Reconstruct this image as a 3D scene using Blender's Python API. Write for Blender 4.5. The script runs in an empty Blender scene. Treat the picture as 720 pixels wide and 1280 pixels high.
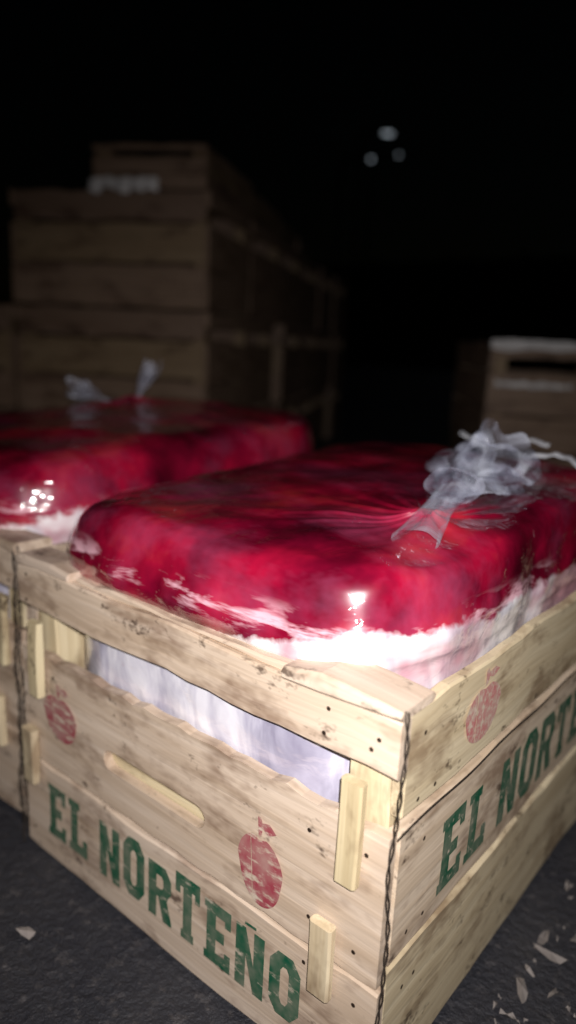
import bpy, math, random
import numpy as np
from math import sin, cos, pi, radians
from mathutils import Vector, Matrix, noise as mnoise
random.seed(7); rng=np.random.default_rng(7)
sc=bpy.context.scene
COL=sc.collection

# ---------------------------------------------------------------- helpers
def mesh_obj(name,verts,faces,mat=None,parent=None,smooth=False,loc=(0,0,0),rotz=0):
    me=bpy.data.meshes.new(name); me.from_pydata([tuple(v) for v in verts],[],faces); me.update()
    ob=bpy.data.objects.new(name,me); COL.objects.link(ob)
    if mat: me.materials.append(mat)
    if smooth:
        me.polygons.foreach_set("use_smooth",[True]*len(me.polygons))
    ob.location=loc; ob.rotation_euler=(0,0,rotz)
    if parent: ob.parent=parent
    return ob
def empty(name,loc=(0,0,0),rotz=0):
    e=bpy.data.objects.new(name,None); e.empty_display_size=.1; COL.objects.link(e); e.location=loc; e.rotation_euler=(0,0,rotz); return e
def newmat(name):
    m=bpy.data.materials.new(name); m.use_nodes=True
    nt=m.node_tree; b=nt.nodes["Principled BSDF"]; return m,nt,b
def N(nt,t,**k):
    n=nt.nodes.new(t)
    for a,v in k.items(): setattr(n,a,v)
    return n
def ramp(nt,fac,stops):
    r=N(nt,"ShaderNodeValToRGB"); e=r.color_ramp.elements
    while len(e)<len(stops): e.new(.5)
    for el,(p,c) in zip(e,stops):
        el.position=p; el.color=(c,c,c,1) if isinstance(c,(int,float)) else (*c,1)
    nt.links.new(fac,r.inputs[0]); return r.outputs[0]
def mix(nt,fac,a,b,mode='MIX'):
    m=N(nt,"ShaderNodeMix",data_type='RGBA',blend_type=mode)
    for s,v in ((0,fac),(6,a),(7,b)):
        if hasattr(v,"is_output"): nt.links.new(v,m.inputs[s])
        else: m.inputs[s].default_value=v if s==0 else (*v,1)
    return m.outputs[2]
def mul(nt,a,b,op='MULTIPLY'):
    m=N(nt,"ShaderNodeMath",operation=op); nt.links.new(a,m.inputs[0])
    if hasattr(b,"is_output"): nt.links.new(b,m.inputs[1])
    else: m.inputs[1].default_value=b
    return m.outputs[0]
def noise(nt,vec,scale,detail=3,rough=.55,dist=0):
    n=N(nt,"ShaderNodeTexNoise"); n.inputs["Scale"].default_value=scale; n.inputs["Detail"].default_value=detail
    n.inputs["Roughness"].default_value=rough; n.inputs["Distortion"].default_value=dist
    if vec: nt.links.new(vec,n.inputs["Vector"])
    return n.outputs["Fac"]
def mapping(nt,vec,scale=(1,1,1),loc=(0,0,0)):
    m=N(nt,"ShaderNodeVectorMath",operation='MULTIPLY'); m.inputs[1].default_value=scale
    nt.links.new(vec,m.inputs[0]); return m.outputs[0]
def bump(nt,b,h,strength,dist=.002,prev=None):
    n=N(nt,"ShaderNodeBump"); n.inputs["Strength"].default_value=strength; n.inputs["Distance"].default_value=dist
    nt.links.new(h,n.inputs["Height"])
    if prev: nt.links.new(prev,n.inputs["Normal"])
    return n.outputs[0]

# ---------------------------------------------------------------- materials
def make_wood(name,dark=1.0,sat=0.0,full=True):
    m,nt,b=newmat(name)
    at=N(nt,"ShaderNodeAttribute",attribute_name="gc"); tn=N(nt,"ShaderNodeAttribute",attribute_name="tone")
    v=at.outputs["Vector"]
    g=noise(nt,mapping(nt,v,(2.5,45,45)),1.5,4,.6,.4)
    st=noise(nt,mapping(nt,v,(6,13,13)),1.5,4,.7)
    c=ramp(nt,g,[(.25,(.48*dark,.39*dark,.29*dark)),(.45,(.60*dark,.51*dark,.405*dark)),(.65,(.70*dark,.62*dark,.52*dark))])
    c=mix(nt,.72,c,ramp(nt,st,[(.35,(.34,.26,.22)),(.50,(1,1,1))]),'MULTIPLY')
    if full:
        f=noise(nt,mapping(nt,v,(14,380,380)),1.0,2,.6)
        gr=noise(nt,mapping(nt,v,(20,32,32)),1.0,4,.75)
        c=mix(nt,.30,c,ramp(nt,f,[(.3,.72),(.6,1.0)]),'MULTIPLY')
        c=mix(nt,.85,c,ramp(nt,gr,[(.31,(.15,.12,.11)),(.40,(1,1,1))]),'MULTIPLY')
    t=ramp(nt,tn.outputs["Fac"],[(0,(.76,.68,.66)),(.5,(1,.92,.87)),(1,(1.0,.97,.76))])
    c=mix(nt,1.0,c,t,'MULTIPLY')
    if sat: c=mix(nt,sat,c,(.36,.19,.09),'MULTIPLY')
    nt.links.new(c,b.inputs["Base Color"]); b.inputs["Roughness"].default_value=.58
    b.inputs["Specular IOR Level"].default_value=.45
    if full: nt.links.new(bump(nt,b,g,.6,.0018),b.inputs["Normal"])
    return m
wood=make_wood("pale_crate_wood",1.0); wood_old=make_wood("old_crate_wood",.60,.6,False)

def make_paint(name,col,thr=.5,soft=.1,fademax=.4):
    m,nt,b=newmat(name)
    tc=N(nt,"ShaderNodeTexCoord").outputs["Object"]
    wear=noise(nt,mapping(nt,tc,(50,150,150)),1.0,4,.7)
    fade=noise(nt,tc,45,3,.6)
    a=ramp(nt,wear,[(thr-soft,0.0),(thr+soft,1.0)])
    c=mix(nt,ramp(nt,fade,[(.35,0.0),(.7,fademax)]),col,(.48,.39,.32))
    wc=ramp(nt,noise(nt,mapping(nt,tc,(6,120,120)),1,3),[(.3,(.46,.37,.28)),(.65,(.60,.51,.41))])
    nt.links.new(mix(nt,a,c,wc),b.inputs["Base Color"]); b.inputs["Roughness"].default_value=.7
    b.inputs["Specular IOR Level"].default_value=.25
    return m
green=make_paint("green_stencil_ink",(.006,.085,.042),.64,.07,.30)
redink=make_paint("red_stencil_ink",(.30,.045,.065),.56,.08,.50)
pinkink=make_paint("faded_red_stencil_ink",(.48,.16,.16),.54,.09,.6)

def make_bag():
    m,nt,b=newmat("film_over_red_fruit")
    tc=N(nt,"ShaderNodeTexCoord").outputs["Object"]
    rd=N(nt,"ShaderNodeAttribute",attribute_name="red").outputs["Fac"]
    vo=N(nt,"ShaderNodeTexVoronoi",feature='SMOOTH_F1'); vo.inputs["Scale"].default_value=24; vo.inputs["Smoothness"].default_value=.8
    nt.links.new(tc,vo.inputs["Vector"])
    sp=N(nt,"ShaderNodeSeparateXYZ"); nt.links.new(tc,sp.inputs[0])
    n1=noise(nt,tc,10,4,.6)
    fruit=ramp(nt,n1,[(.28,(.070,.001,.010)),(.44,(.20,.002,.022)),(.58,(.40,.005,.036)),(.74,(.62,.035,.045))])
    fruit=mix(nt,.45,fruit,ramp(nt,vo.outputs["Distance"],[(.15,1.0),(.8,.40)]),'MULTIPLY')
    haze=ramp(nt,noise(nt,mapping(nt,tc,(5,8,7)),1.3,5,.65,.2),[(.46,0.0),(.80,.40)])
    fruit=mix(nt,haze,fruit,(.50,.12,.26))
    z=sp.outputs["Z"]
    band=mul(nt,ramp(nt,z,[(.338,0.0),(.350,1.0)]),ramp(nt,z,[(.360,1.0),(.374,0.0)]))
    glint_streaks=ramp(nt,noise(nt,mapping(nt,tc,(13,13,60)),1.0,4,.6,.4),[(.52,0.0),(.62,.9)])
    fruit=mix(nt,mul(nt,band,glint_streaks),fruit,(.82,.48,.56))  # milky pink streaks: torch glints along the lip, painted into the film colour
    wn=noise(nt,mapping(nt,tc,(20,20,11)),1.0,4,.6,.6)
    white=ramp(nt,wn,[(.30,(.44,.41,.48)),(.44,(.74,.71,.77)),(.55,(.96,.94,.96))])
    # pulp juice showing pink through the film, more of it along the long side
    pk=ramp(nt,mul(nt,noise(nt,tc,13,3,.6),mul(nt,sp.outputs["Y"],.45),'ADD'),[(.50,0.0),(.70,.75)])
    white=mix(nt,pk,white,(.56,.20,.28))
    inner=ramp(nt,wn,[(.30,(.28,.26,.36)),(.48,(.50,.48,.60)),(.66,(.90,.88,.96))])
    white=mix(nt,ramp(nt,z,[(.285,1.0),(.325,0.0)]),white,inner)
    mm=N(nt,"ShaderNodeMath",operation='MULTIPLY_ADD'); nt.links.new(noise(nt,tc,24,4,.6,.2),mm.inputs[0]); mm.inputs[1].default_value=2.0; mm.inputs[2].default_value=-1.0
    rf=ramp(nt,mul(nt,rd,mm.outputs[0],'ADD'),[(.34,0.0),(.60,1.0)])
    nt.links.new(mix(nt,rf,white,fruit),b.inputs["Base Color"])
    b.inputs["Roughness"].default_value=.28
    b.inputs["Coat Weight"].default_value=1.0; b.inputs["Coat Roughness"].default_value=.07; b.inputs["Coat IOR"].default_value=1.9
    w1=noise(nt,mapping(nt,tc,(17,17,20)),1.0,2,.5,.4)
    w2=noise(nt,mapping(nt,tc,(50,50,80)),1.0,2,.5,.6)
    nt.links.new(bump(nt,b,mul(nt,w1,mul(nt,w2,.28),'ADD'),.9,.010),b.inputs["Coat Normal"])
    nt.links.new(bump(nt,b,w1,.35,.005),b.inputs["Normal"])
    return m
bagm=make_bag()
def make_film(name,a0,a1,base0,base1,rough=.3,bs=.6):
    m,nt,b=newmat(name)
    tc=N(nt,"ShaderNodeTexCoord").outputs["Object"]
    n1=noise(nt,mapping(nt,tc,(36,36,24)),1,3,.5,.4)
    nt.links.new(ramp(nt,n1,[(.3,base0),(.7,base1)]),b.inputs["Base Color"]); b.inputs["Roughness"].default_value=rough
    b.inputs["Coat Weight"].default_value=.5; b.inputs["Coat Roughness"].default_value=.12
    nt.links.new(ramp(nt,n1,[(.36,a0),(.70,a1)]),b.inputs["Alpha"])
    nt.links.new(bump(nt,b,n1,bs,.006),b.inputs["Normal"])
    return m
film=make_film("gathered_clear_plastic",.05,.42,(.46,.50,.72),(.80,.85,.99),.4,.35)
def plain(name,col,rough=.6,metal=0,nscale=30,var=.35,em=0):
    m,nt,b=newmat(name); tc=N(nt,"ShaderNodeTexCoord").outputs["Object"]
    c=mix(nt,ramp(nt,noise(nt,tc,nscale,3),[(.3,0.0),(.7,1.0)]),tuple(x*(1-var) for x in col),col)
    nt.links.new(c,b.inputs["Base Color"]); b.inputs["Roughness"].default_value=rough; b.inputs["Metallic"].default_value=metal
    if em: b.inputs["Emission Color"].default_value=(*col,1); b.inputs["Emission Strength"].default_value=em
    return m
wire_m=plain("rusty_binding_wire",(.16,.13,.11),.4,.8,120,.6)
nail_m=plain("nail_rust",(.05,.03,.02),.6,.5)
paper=plain("white_packing_paper",(.74,.72,.72),.6,0,25,.3)
straw=plain("litter_scraps",(.34,.30,.28),.7,0,14,.7)
tarp=plain("faded_red_tarpaulin",(.45,.11,.06),.7,0,3,.5)
steel=plain("painted_steel_pole",(.03,.03,.03),.7,.0,8,.4)
block=plain("rough_wall_render",(.06,.055,.05),.9,0,2,.4)
lampm=plain("lamp_glow",(.80,.90,1.0),.4,0,2,0,em=.65)

# ---------------------------------------------------------------- boards / crates
class B:
    def __init__(s): s.v=[];s.f=[];s.gc=[];s.t=[]
    def board(s,c,L,h,t,axis='x',jit=.0013,ch=.0018,seg=None,tone=None,tilt=0):
        seg=seg or max(2,int(L/.025)); tone=rng.random() if tone is None else tone
        off=rng.random(3)*20; base=len(s.v); ph=rng.random(2)*6
        pts=[(-t/2+ch,-h/2),(t/2-ch,-h/2),(t/2,-h/2+ch),(t/2,h/2-ch),(t/2-ch,h/2),(-t/2+ch,h/2),(-t/2,h/2-ch),(-t/2,-h/2+ch)]
        for i in range(seg+1):
            x=-L/2+L*i/seg
            jt=jit*(sin(x*37+ph[0])+.6*rng.normal()); jb=jit*(sin(x*29+ph[1])+.6*rng.normal()); w=jit*.5*sin(x*19+ph[0])
            for k,(a,b_) in enumerate(pts):
                b2=b_+(jt if b_>0 else jb); a2=a+w
                z=b2+tilt*x
                if axis=='x': p=(c[0]+x,c[1]+a2,c[2]+z)
                elif axis=='y': p=(c[0]+a2,c[1]+x,c[2]+z)
                else: p=(c[0]+a2,c[1]+b2,c[2]+x)
                s.v.append(p); s.gc.append((x+off[0],b_+off[1],a+off[2])); s.t.append(tone)
        for i in range(seg):
            for k in range(8):
                a=base+i*8+k; b_=base+i*8+(k+1)%8
                s.f.append((a,b_,b_+8,a+8))
        s.f.append(tuple(base+k for k in range(7,-1,-1))); s.f.append(tuple(base+seg*8+k for k in range(8)))
    def prism(s,outer,holes,y0,y1,tone):
        cu=bpy.data.curves.new("tmp",'CURVE'); cu.dimensions='2D'; cu.fill_mode='BOTH'; cu.extrude=(y1-y0)/2
        for loop in [outer]+holes:
            sp=cu.splines.new('POLY'); sp.points.add(len(loop)-1); sp.use_cyclic_u=True
            for p,q in zip(sp.points,loop): p.co=(q[0],q[1],0,1)
        ob=bpy.data.objects.new("tmp",cu); COL.objects.link(ob); dg=bpy.context.evaluated_depsgraph_get(); dg.update()
        me=bpy.data.meshes.new_from_object(ob.evaluated_get(dg)); base=len(s.v); off=rng.random(3)*20
        for v in me.vertices:
            x,z,y=v.co.x,v.co.y,v.co.z+(y0+y1)/2
            s.v.append((x,y,z)); s.gc.append((x+off[0],z+off[1],y+off[2])); s.t.append(tone)
        for p in me.polygons: s.f.append(tuple(base+i for i in p.vertices))
        bpy.data.objects.remove(ob); bpy.data.meshes.remove(me)
    def obj(s,name,mat,parent=None,loc=(0,0,0),rotz=0):
        o=mesh_obj(name,s.v,s.f,mat,parent,loc=loc,rotz=rotz); me=o.data
        a=me.attributes.new("gc",'FLOAT_VECTOR','POINT'); a.data.foreach_set("vector",np.array(s.gc,dtype=np.float32).ravel())
        a=me.attributes.new("tone",'FLOAT','POINT'); a.data.foreach_set("value",np.array(s.t,dtype=np.float32))
        return o

TH=.010
def side_boards(b,x,L,H,levels,y0=.012,**k):
    for z0,z1 in levels:
        b.board((x,y0+(L-2*y0)/2,(z0+z1)/2),L-2*y0,z1-z0,TH,'y',tilt=rng.normal()*.004,**k)
def crate_frame(W,L,H,main=False):
    b=B(); k=H/.33
    for y,front in ((TH/2,True),(L-TH/2,False)):
        b.board((-W/2,y,(.285+.328)/2*k),W,.043*k,TH*1.25,'x',tone=.45)
        if main and front:
            o=[(-W+.002+ (W-.004)*i/30, .118+.0012*sin(i*1.7)) for i in range(31)]+[(-.002-(W-.004)*i/30,.2385+.0015*sin(i*2.3+1)+.0008*rng.normal()) for i in range(31)]
            sl=[]; zc=.166; r=.0105; xa,xb=-.303,-.186
            for i in range(9): a=pi/2+pi*i/8; sl.append((xa+r*cos(a),zc+r*sin(a)))
            for i in range(9): a=-pi/2+pi*i/8; sl.append((xb+r*cos(a),zc+r*sin(a)))
            b.prism(o,[sl],0,TH,.42)
            b.board((-.245,TH+.0035,.158),.17,.040,.005,'x',tone=1.0)
        else: b.board((-W/2,y,.178*k),W,.120*k,TH,'x',tone=.42)
        b.board((-W/2,y,.059*k),W,.108*k,TH,'x',tone=.40,tilt=.004 if front else 0)
    lv=[(.247*k,.328*k),(.131*k,.240*k),(.006*k,.124*k)]
    side_boards(b,-TH/2,L,H,lv); side_boards(b,-W+TH/2,L,H,lv)
    p=.034
    for px in (-TH-p/2-.0015,-W+TH+p/2+.0015):
        for py in (TH+p/2+.002,L-TH-p/2-.002):
            b.board((px,py,(H-.006)/2+.002),H-.012,p,p,'z',tone=.95)
    for i in range(5):
        b.board((-W*.12-(W*.76)*i/4,L/2,.010),L-.03,.006,.07,'y')
    return b

W,L,H=.452,.62,.33
G={'E':[[(0,0),(5,0),(5,2.3),(3.9,2.3),(3.9,1.5),(2.2,1.5),(2.2,3.3),(3.8,3.3),(3.8,4.7),(2.2,4.7),(2.2,6.5),(3.9,6.5),(3.9,5.7),(5,5.7),(5,8),(0,8),(0,6.9),(.45,6.9),(.45,1.1),(0,1.1)]],
'L':[[(0,0),(5,0),(5,2.7),(3.8,2.7),(3.8,1.5),(2.4,1.5),(2.4,6.9),(3,6.9),(3,8),(0,8),(0,6.9),(.6,6.9),(.6,1.1),(0,1.1)]],
'T':[[(1.2,0),(3.8,0),(3.8,1.1),(3.4,1.1),(3.4,6.5),(4,6.5),(4,5.5),(5,5.5),(5,8),(0,8),(0,5.5),(1,5.5),(1,6.5),(1.6,6.5),(1.6,1.1),(1.2,1.1)]],
'N':[[(0,0),(1.8,0),(1.8,4.4),(3.3,0),(5,0),(5,8),(3.2,8),(3.2,3.6),(1.7,8),(0,8)]],
'R':[[(0,0),(1.8,0),(1.8,3.3),(1.8,4.6),(1.8,6.5),(1.8,8),(0,8)],[(1.8,6.5),(2.9,6.5),(3.3,6.1),(5,6.6),(3.8,8),(1.8,8)],[(3.3,6.1),(3.3,5.0),(4.4,4.0),(5,4.8),(5,6.6)],[(1.8,3.3),(2.2,3.3),(4.1,3.3),(4.4,4.0),(3.3,5.0),(2.9,4.6),(1.8,4.6)],[(2.2,3.3),(3.3,0),(5.1,0),(5.1,.6),(4.1,3.3)]]}
oo=[(1.3,0),(3.7,0),(5,1.5),(5,6.5),(3.7,8),(1.3,8),(0,6.5),(0,1.5)]; oi=[(2.2,1.6),(2.8,1.6),(3.2,2.2),(3.2,5.8),(2.8,6.4),(2.2,6.4),(1.8,5.8),(1.8,2.2)]
G['O']=[[oo[i],oo[(i+1)%8],oi[(i+1)%8],oi[i]] for i in range(8)]
G['~']=G['N']+[[(1.5,8.4),(3.5,8.45),(3.5,8.8),(1.5,8.75)]]
def lettering(name,txt,x0,x1,z0,h,mapf,mat,parent,gap=.95,space=2.4):
    tot=sum(space if c==' ' else 5+gap for c in txt)-gap; s=(x1-x0)/tot; V=[];F=[];cx=0
    for c in txt:
        if c==' ': cx+=space; continue
        ky=h/8*(1+.03*rng.normal()); dz=.0008*rng.normal()
        for poly in G[c]:
            b0=len(V)
            for (a,b_) in poly: V.append(mapf(x0+(cx+a)*s,z0+dz+b_*ky))
            F.append(tuple(range(b0,len(V))))
        cx+=5+gap
    return mesh_obj(name,V,F,mat,parent)
def fruit_print(name,cx,cz,w,h,mapf,mat,parent,sl=0):
    V=[];F=[]
    def poly(p):
        b0=len(V); V.extend(mapf(cx+(a+sl*b_)*w,cz+b_*h) for a,b_ in p); F.append(tuple(range(b0,len(V))))
    def lim(x): return .44*math.sqrt(max(0,1-(x/.5)**2))
    edges=[-.49,-.20,-.185,.49]
    for k in range(0,4,2):
        xa,xb=edges[k],edges[k+1]; top=[];bot=[]
        for j in range(13):
            x=xa+(xb-xa)*j/12; l=lim(x); top.append((x,l*.96-.06-.06*math.exp(-(x/.1)**2))); bot.append((x*.9,-l-.06))
        poly(bot+top[::-1])
    poly([(-.02,.35),(.04,.36),(.07,.46),(.20,.41),(.36,.48),(.22,.56),(.07,.53),(.03,.60),(-.03,.58)])
    return mesh_obj(name,V,F,mat,parent)
def curve_tube(name,pts,r,mat,parent=None):
    cu=bpy.data.curves.new(name,'CURVE'); cu.dimensions='3D'; cu.bevel_depth=r; cu.bevel_resolution=2
    sp=cu.splines.new('POLY'); sp.points.add(len(pts)-1)
    for p,q in zip(sp.points,pts): p.co=(*q,1)
    o=bpy.data.objects.new(name,cu); COL.objects.link(o); cu.materials.append(mat)
    if parent: o.parent=parent
    return o
def nails(name,pts,parent):
    V=[];F=[]
    for (x,y,z,ax) in pts:
        b0=len(V); r=.0018
        for i in range(8):
            a=2*pi*i/8; V.append((x+r*cos(a),y,z+r*sin(a)) if ax=='y' else (x,y+r*cos(a),z+r*sin(a)))
        F.append(tuple(range(b0,b0+8)))
    mesh_obj(name,V,F,nail_m,parent)
endmap=lambda x,z:(x,-.0016,z)
sidemap=lambda y,z:(.0016,y,z)
def printed_crate(name,loc,rotz,main):
    e=empty(name,loc,rotz); b=crate_frame(W,L,H,True)
    for xx in (-.030,-W+.036):
        b.board((xx,-.0056,.235),.080,.009,.018,'z',tone=1.0,jit=.0006)
        b.board((xx-.016,-.0056,.120),.062,.009,.020,'z',tone=.85,jit=.0006)
    b.board((-.048,.0165,.3325),.098,.011,.046,'x',tone=.4,ch=.003,jit=.002)
    b.board((-W+.045,.0165,.3325),.085,.010,.04,'x',tone=.2,ch=.003)
    b.board((-W/2-.002,.0155,.3295),W-.19,.006,.024,'x',tone=.45)
    b.obj("slatted_frame",wood,e)
    lettering("end_lettering","EL NORTE~O",-.408,-.066,.036,.060,endmap,green,e)
    fruit_print("end_fruit_print",-.383,.182,.058,.056,endmap,redink,e,-.12)
    fruit_print("end_fruit_print_b",-.112,.160,.048,.072,endmap,redink,e,-.1)
    lettering("side_lettering","EL NORTE~O",.075,.50,.150,.066,sidemap,green,e)
    fruit_print("side_fruit_print",.125,.290,.065,.055,sidemap,pinkink,e)
    fruit_print("side_fruit_print_b",.40,.290,.065,.055,sidemap,pinkink,e)
    pts=[]
    for z in (.30,.315,.22,.14,.10,.03):
        for x in (-.018,-.064,-W+.018,-W+.06):
            if rng.random()<.8: pts.append((x+.004*rng.normal(),-.0022,z+.004*rng.normal(),'y'))
    for z in (.26,.31,.15,.22,.03,.10):
        for y in (.03,.05,L-.03):
            if rng.random()<.8: pts.append((.0022,y+.004*rng.normal(),z,'x'))
    nails("nail_heads",pts,e)
    for xx in (.004,-W-.004):
        sgn=1 if xx>0 else -1
        for q in (0,pi):
            P=[(xx+sgn*.001*cos(q+i*.9)+.002*sin(i*.23),-.004+.0014*sin(q+i*.9)+.001*sin(i*.5),.338-.338*i/60) for i in range(61)]
            curve_tube("binding_wire",P,.0006,wire_m,e)
    curve_tube("side_wire",[(.004,.0+L*i/30,.2435+.0015*sin(i*.9)) for i in range(31)],.0007,wire_m,e)
    return e
main=printed_crate("wooden_crate",(0,0,0),0,True)
second=printed_crate("wooden_crate",(-.478,.015,0),radians(.8),False)

# ---------------------------------------------------------------- bags
def sst(a,b,x):
    t=min(1,max(0,(x-a)/(b-a))); return t*t*(3-2*t)
def bag(name,ox,oy,knot,seed,fan,parent_rot=0,zoff=0,cut=-.20):
    e=empty(name,(ox,oy,0),parent_rot)
    cx,cy=-W/2,L/2; ax,ay=.208,.300
    prof=[(.0,.97,.03),(.12,.975,.15),(.25,.975,.29),(.31,.99,.322),(.345,1.01,.336),(.385,1.018,.350),(.42,1.0,.370),(.46,.970,.387),(.50,.93,.397),(.56,.84,.404),(.68,.62,.409),(.82,.36,.412),(.93,.13,.415),(1,.03,.418)]
    pp=np.array(prof); n1,n2=110,420
    u=np.linspace(0,1,n1); sc1=np.interp(u,pp[:,0],pp[:,1]); zz=np.interp(u,pp[:,0],pp[:,2])
    ker=np.ones(5)/5; sc1=np.convolve(np.pad(sc1,2,'edge'),ker,'valid'); zz=np.convolve(np.pad(zz,2,'edge'),ker,'valid')
    th=np.linspace(0,2*pi,n2,endpoint=False); V=[];red=[]
    kx,ky=knot
    for j in range(n2):
        a=th[j]; c,s=cos(a),sin(a); k=5.6
        r=(abs(c)**k+abs(s)**k)**(-1/k); px,py=r*c*ax,r*s*ay
        f1=mnoise.noise(Vector((px*22+seed,py*22,0))); f2=mnoise.noise(Vector((px*60,py*60+seed,3)))
        for i in range(n1):
            w=max(0,1-sc1[i])
            X=cx+(kx-cx)*w+px*sc1[i]; Y=cy+(ky-cy)*w+py*sc1[i]; Z=zz[i]
            P=Vector((X+seed,Y,Z))
            lump=mnoise.noise(P*8)*.0045+mnoise.noise(P*21)*.003
            top=min(1,max(0,(Z-.34)/.04))
            dk=math.hypot(X-kx,Y-ky)
            wr=.0014*sin(a*13+3*mnoise.noise(P*6))*math.exp(-dk/.10)+.0008*sin(a*27+seed)*math.exp(-dk/.06)
            Z2=Z+top*(lump+wr)+.005*math.exp(-(dk/.022)**2)*top+.028*top*max(0,(Y-.12)/.5)
            lip=math.exp(-((Z-.352)/.026)**2)
            out=mnoise.noise(Vector((X*14+seed,Y*14,Z*9)))*.005 + lip*(.0055*f1+.0014*f2) + (1-lip)*.3*f1*.006
            out+=lip*.0022*mnoise.noise(Vector((X*16,Y*16+seed,Z*130)))
            X+=out*c; Y+=out*s; Z2+=lip*f1*.003
            if Z<.333: X=min(max(X,-W+.0135),-.0135); Y=min(max(Y,.0135),L-.0135)
            V.append((X,Y,Z2+zoff*top))
            thz=.327+.033*sst(cut,cut+.14,X)-.010*sst(.08,.3,Y)
            if Y>cy: thz=max(thz,.345)
            red.append(min(1,max(0,(Z2-thz)/.020+.5)))
    F=[]
    for j in range(n2):
        for i in range(n1-1):
            a=j*n1+i; b_=((j+1)%n2)*n1+i; F.append((a,b_,b_+1,a+1))
    F.append(tuple(j*n1+n1-1 for j in range(n2)))
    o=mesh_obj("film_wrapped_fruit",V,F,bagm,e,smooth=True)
    at=o.data.attributes.new("red",'FLOAT','POINT'); at.data.foreach_set("value",np.array(red,dtype=np.float32))
    def tail(nm,base,tip,wid,flat,nr,seedn,neck=.28,droop=.35,n0=.009,cone=.016):
        base=Vector(base);tip=Vector(tip);ax_=(tip-base); Ln=ax_.length; d=ax_.normalized()
        sx=d.cross(Vector((-.1,.1,1))).normalized(); sy=d.cross(sx).normalized()
        V=[];F=[];nu=96;nv=34
        for i in range(nv):
            v=i/(nv-1)
            rad=n0+cone*max(0,(neck*.6-v)/neck/.6)**2 if v<neck else n0+(wid-n0)*((v-neck)/(1-neck))**.7
            for j in range(nu):
                a=2*pi*j/nu
                ruf=1+(.10+.25*v)*sin(nr*a+seedn+2*v)*.5+.10*v*sin((nr*2+1)*a+seedn*2)
                q=Vector((cos(a),sin(a),v*3+seedn))
                rr=rad*ruf*(1+.6*v*mnoise.noise(q*1.8))
                h=v*Ln*(1+.35*v*mnoise.noise(q*1.6+Vector((4,0,0))))
                p=base+d*h+sx*cos(a)*rr+sy*sin(a)*rr*flat
                p+=Vector((0,0,-droop*max(0,rad-.015)*v*abs(cos(a))*2))
                p+=Vector((mnoise.noise(p*30),mnoise.noise(p*30+Vector((9,0,0))),mnoise.noise(p*30+Vector((0,9,0)))))*.005*v
                V.append(p)
        for i in range(nv-1):
            for j in range(nu):
                a=i*nu+j;b_=i*nu+(j+1)%nu; F.append((a,b_,b_+nu,a+nu))
        mesh_obj(nm,V,F,film,e,smooth=True)
    for t in fan: tail(*t)
    return e
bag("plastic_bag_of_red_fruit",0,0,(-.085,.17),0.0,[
  ("gathered_neck",(-.070,.120,.410),(-.122,.345,.458),.046,.5,5,1.0,.50,.5,.014,.006),
  ("inner_ruffle",(-.094,.23,.438),(-.106,.36,.466),.042,.6,4,2.4,.25,.6,.013)])
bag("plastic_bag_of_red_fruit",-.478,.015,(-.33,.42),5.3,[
  ("gathered_neck",(-.325,.42,.435),(-.300,.44,.512),.022,.5,5,.4,.4,.3,.006),
  ("inner_ruffle",(-.345,.40,.44),(-.42,.37,.468),.032,.5,5,3.1,.4,.4,.006)],radians(.8),.016,-.12)
def hem(name,x0,y0,z0,ln,ang,seedn):
    V=[];F=[]
    for i in range(40):
        t=i/39; x=x0+ln*t*cos(ang); y=y0+ln*t*sin(ang)+.012*sin(t*5+seedn); z=z0+.008*sin(t*7+seedn)+.004*mnoise.noise(Vector((t*9,seedn,0)))
        V+=[(x,y,z),(x+.002,y+.004,z+.004),(x,y+.006,z+.003)]
    for i in range(39):
        for k in range(2): a=i*3+k; F.append((a,a+1,a+4,a+3))
    return mesh_obj(name,V,F,hemm,bpy.data.objects["plastic_bag_of_red_fruit"],smooth=True)
hemm=make_film("curled_film_edge",.5,.95,(.6,.62,.70),(.85,.87,.92))
hem("film_hem",-.115,.45,.438,.12,.15,0)
hem("film_hem",-.24,.52,.443,.12,.1,2)

# ---------------------------------------------------------------- background crate stacks
K=Vector((-1.30,1.06,0)); yaw=.6786-.204
fw=Vector((-sin(yaw),cos(yaw),0)); rt=Vector((cos(yaw),sin(yaw),0))
fr=crate_frame(.45,.60,.315); proto=None
def put(src,loc,rotz):
    global proto
    if proto is None:
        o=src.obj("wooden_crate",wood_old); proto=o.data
    else: o=bpy.data.objects.new("wooden_crate",proto); COL.objects.link(o)
    o.location=loc; o.rotation_euler=(0,0,rotz); return o
for d in range(6):
    for t in range(3):
        j=rng.normal(size=3)*.010
        org=K+fw*(.47*(d+1)+j[0])-rt*(.0+j[1]); org.z=.317*t
        put(fr,org,yaw+pi/2+j[2]*1.5)
tray=crate_frame(.33,.50,.115); tr0=tray.obj("wooden_tray",wood_old)
tr0.location=K+fw*.03-rt*.005+Vector((0,0,.952)); tr0.rotation_euler=(0,0,yaw+.02)
for d in range(1,4):
    o=bpy.data.objects.new("wooden_tray",tr0.data); COL.objects.link(o); o.location=K+fw*(.03+.56*d)-rt*(.005+.03*d)+Vector((0,0,.952)); o.rotation_euler=(0,0,yaw+.03*d)
for t in range(2):
    put(fr,K+fw*.5-rt*.63+Vector((0,0,.317*t)),yaw+pi/2+.03)
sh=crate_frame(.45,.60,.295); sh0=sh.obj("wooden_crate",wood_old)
Rb=Vector((-.62,1.45,0)); ry=.6786-.08
rr=Vector((cos(ry),sin(ry),0)); ff=Vector((-sin(ry),cos(ry),0))
for t in range(2):
    for kx in range(2):
        if t==0 and kx==0: o=sh0
        else: o=bpy.data.objects.new("wooden_crate",sh0.data); COL.objects.link(o)
        o.location=Rb+rr*(.455+.47*kx)+ff*(.01*t)+Vector((0,0,.297*t)); o.rotation_euler=(0,0,ry+.01*t)
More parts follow.
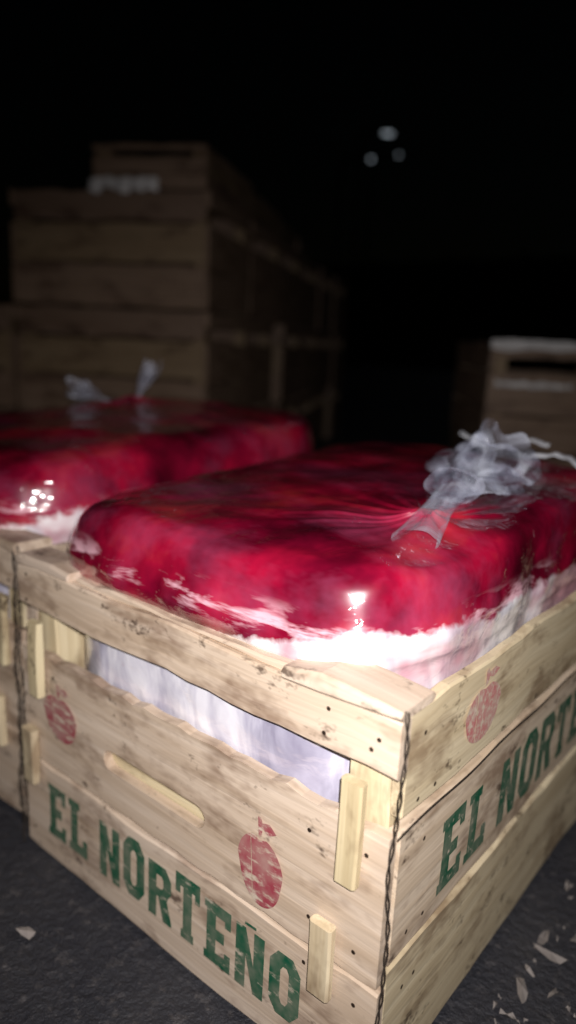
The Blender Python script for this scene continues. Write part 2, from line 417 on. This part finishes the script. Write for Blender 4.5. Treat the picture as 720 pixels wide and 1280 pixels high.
def paper_strip(name,p0,dx,wdt,hgt,seedn,up=.02):
    V=[];F=[];n=40;m=6
    for i in range(n):
        for k in range(m):
            u=i/(n-1); v=k/(m-1)
            q=Vector((u*6+seedn,v*2,0)); nz=mnoise.noise(q*1.3)
            p=Vector(p0)+Vector(dx)*wdt*u+Vector((0,0,-hgt*v*(1+.5*mnoise.noise(Vector((u*5,seedn,0))))))
            p+=Vector(dx).cross(Vector((0,0,1)))*(.006+.012*(nz+.3)*(v+.1)+ .006*sin(u*30)*v)
            p.z+=up*.4*nz*(1-v)
            V.append(p)
    for i in range(n-1):
        for k in range(m-1): a=i*m+k; F.append((a,a+1,a+m+1,a+m))
    return mesh_obj(name,V,F,paper,smooth=True)
paper_strip("paper_liner",K-rt*.33+Vector((0,0,.975)),rt,.20,.034,1)
paper_strip("paper_liner",Rb+rr*.0+Vector((0,0,.597)),rr,.45,.024,5)
paper_strip("paper_liner",Rb+rr*.02+Vector((0,0,.49)),rr,.20,.014,9)

# ---------------------------------------------------------------- ground
m,nt,b=newmat("damp_dirty_asphalt"); tc=N(nt,"ShaderNodeTexCoord").outputs["Object"]
c=ramp(nt,noise(nt,tc,3.0,6,.65),[(.35,(.014,.015,.023)),(.55,(.032,.032,.038)),(.72,(.065,.060,.058))])
c=mix(nt,ramp(nt,noise(nt,tc,70,4,.75),[(.54,0.0),(.70,.6)]),c,(.11,.10,.10))
nt.links.new(c,b.inputs["Base Color"])
b.inputs["Roughness"].default_value=.6
nt.links.new(bump(nt,b,noise(nt,tc,90,4,.7),1.0,.005),b.inputs["Normal"])
mesh_obj("ground",[(-300,-300,0),(300,-300,0),(300,300,0),(-300,300,0)],[(0,1,2,3)],m)
V=[];F=[]
for i in range(3400):
    if i<2900: x=rng.uniform(.03,.9); y=rng.uniform(-.4,1.2)
    else: x=rng.uniform(-3,1.6); y=rng.uniform(-.9,3.5)
    if -.97<x<.02 and -.02<y<.66: continue
    s=.0012+.0070*rng.random()**4; el=1+3*rng.random(); a0=rng.random()*6.28; b0=len(V); n=7
    V.append((x,y,.003+.006*rng.random()))
    for k in range(n):
        a=2*pi*k/n; px=cos(a)*s*el*(.6+.6*rng.random()); py=sin(a)*s*(.6+.6*rng.random())
        V.append((x+px*cos(a0)-py*sin(a0),y+px*sin(a0)+py*cos(a0),.0015+.006*rng.random()))
    for k in range(n): F.append((b0,b0+1+k,b0+1+(k+1)%n))
mesh_obj("ground_litter",V,F,straw)

# ---------------------------------------------------------------- distant things
def box(V,F,x0,x1,y0,y1,z0,z1):
    b0=len(V); V+=[(x,y,z) for z in (z0,z1) for y in (y0,y1) for x in (x0,x1)]
    F+=[tuple(b0+i for i in f) for f in ((0,2,3,1),(4,5,7,6),(0,1,5,4),(2,6,7,3),(0,4,6,2),(1,3,7,5))]
def lamp(loc,h,rz,s=.05,t=.012):
    e=empty("street_lamp",loc,rz)
    curve_tube("pole",[(0,0,0),(0,0,h*.6),(0,0,h-.15),(.03,0,h),(.15,0,h+.06),(.5,0,h+.08)],.035,steel,e)
    V=[];F=[];box(V,F,.48,.80,-.06,.06,h+.06,h+.11); mesh_obj("lamp_housing",V,F,steel,e)
    V=[];F=[];box(V,F,.60-s,.60+s,-s*.7,s*.7,h+.057-t,h+.057); mesh_obj("lamp_lens",V,F,lampm,e)
lamp((-9.45,12.8,0),4.35,.6,.024,.045)
lamp((-10.2,15.05,0),4.97,.5,.022,.03)
lamp((-9.9,14.05,0),5.17,.6,.10,.008)
V=[];F=[]; box(V,F,-30,20,26,27,0,4.0)
for i in range(16): box(V,F,-30+i*3.2,-29.7+i*3.2,25.85,25.998,0,4.15)
mesh_obj("boundary_wall",V,F,block)
e=empty("market_stall",(.25,4.1,0),.55)
V=[];F=[];n=24
for i in range(n):
    for k in range(n):
        u=i/(n-1);v=k/(n-1)
        V.append((2.6*u,1.8*v,2.15-.25*v-.10*sin(pi*u)*sin(pi*v)+.03*mnoise.noise(Vector((u*5,v*5,1)))))
for i in range(n-1):
    for k in range(n-1): a=i*n+k; F.append((a,a+1,a+n+1,a+n))
b0=n*n
for i in range(n): u=i/(n-1); V.append((2.6*u,-.02+.03*sin(u*22),2.15)); V.append((2.6*u,-.02+.05*sin(u*22),1.80+.02*sin(u*50)))
for i in range(n-1): a=b0+i*2; F.append((a,a+1,a+3,a+2))
mesh_obj("tarpaulin",V,F,tarp,e,smooth=True)
for (x,y) in ((.03,.03),(2.57,.03),(.03,1.77),(2.57,1.77)): curve_tube("pole",[(x,y,0),(x,y,1.88 if y>1 else 2.14)],.02,steel,e)
V=[];F=[]; box(V,F,.1,2.5,.2,1.0,.78,.82)
for x in (.15,2.4):
    for y in (.25,.92): box(V,F,x,x+.05,y,y+.05,0,.778)
mesh_obj("trestle_table",V,F,block,e)

# ---------------------------------------------------------------- light, world, camera
w=bpy.data.worlds.new("World"); sc.world=w; w.use_nodes=True; nt=w.node_tree
sky=nt.nodes.new("ShaderNodeTexSky"); sky.sky_type='NISHITA'; sky.sun_disc=False; sky.sun_elevation=radians(3); sky.sun_rotation=radians(200)
bg=nt.nodes["Background"]; nt.links.new(sky.outputs[0],bg.inputs[0]); bg.inputs[1].default_value=.0003
sl=bpy.data.lights.new("moon",'SUN'); sl.energy=.003; sl.angle=radians(.5); sl.color=(.8,.88,1)
so=bpy.data.objects.new("moon",sl); COL.objects.link(so); so.rotation_euler=(radians(60),0,radians(200))

yw,pt,rl=.6786,-.2306,.051; C=Vector((.1969,-.3721,.558))
Rz=Matrix.Rotation(yw,3,'Z'); fwd=Rz@Vector((0,cos(pt),sin(pt))); rgt=Rz@Vector((1,0,0)); up=rgt.cross(fwd)
r2=rgt*cos(rl)+up*sin(rl); u2=-rgt*sin(rl)+up*cos(rl)
M=Matrix((r2,u2,-fwd)).transposed().to_4x4(); M.translation=C
cd=bpy.data.cameras.new("camera"); cam=bpy.data.objects.new("camera",cd); COL.objects.link(cam); cam.matrix_world=M
cd.sensor_fit='VERTICAL'; cd.sensor_height=36; cd.lens=36*895.6/1280; cd.clip_start=.02; cd.clip_end=600
cd.dof.use_dof=True; cd.dof.focus_distance=.55; cd.dof.aperture_fstop=2.2
sc.camera=cam
fl=bpy.data.lights.new("phone_torch",'SPOT'); fl.energy=32; fl.spot_size=radians(100); fl.spot_blend=1.0; fl.shadow_soft_size=.006; fl.color=(1,.955,.935)
fo=bpy.data.objects.new("phone_torch",fl); COL.objects.link(fo)
Mf=Matrix.Rotation(radians(-10),4,r2)@M; Mf.translation=C+r2*.012+u2*.022; fo.matrix_world=Mf
sc.view_settings.view_transform='Standard'; sc.view_settings.look='None'; sc.view_settings.exposure=0
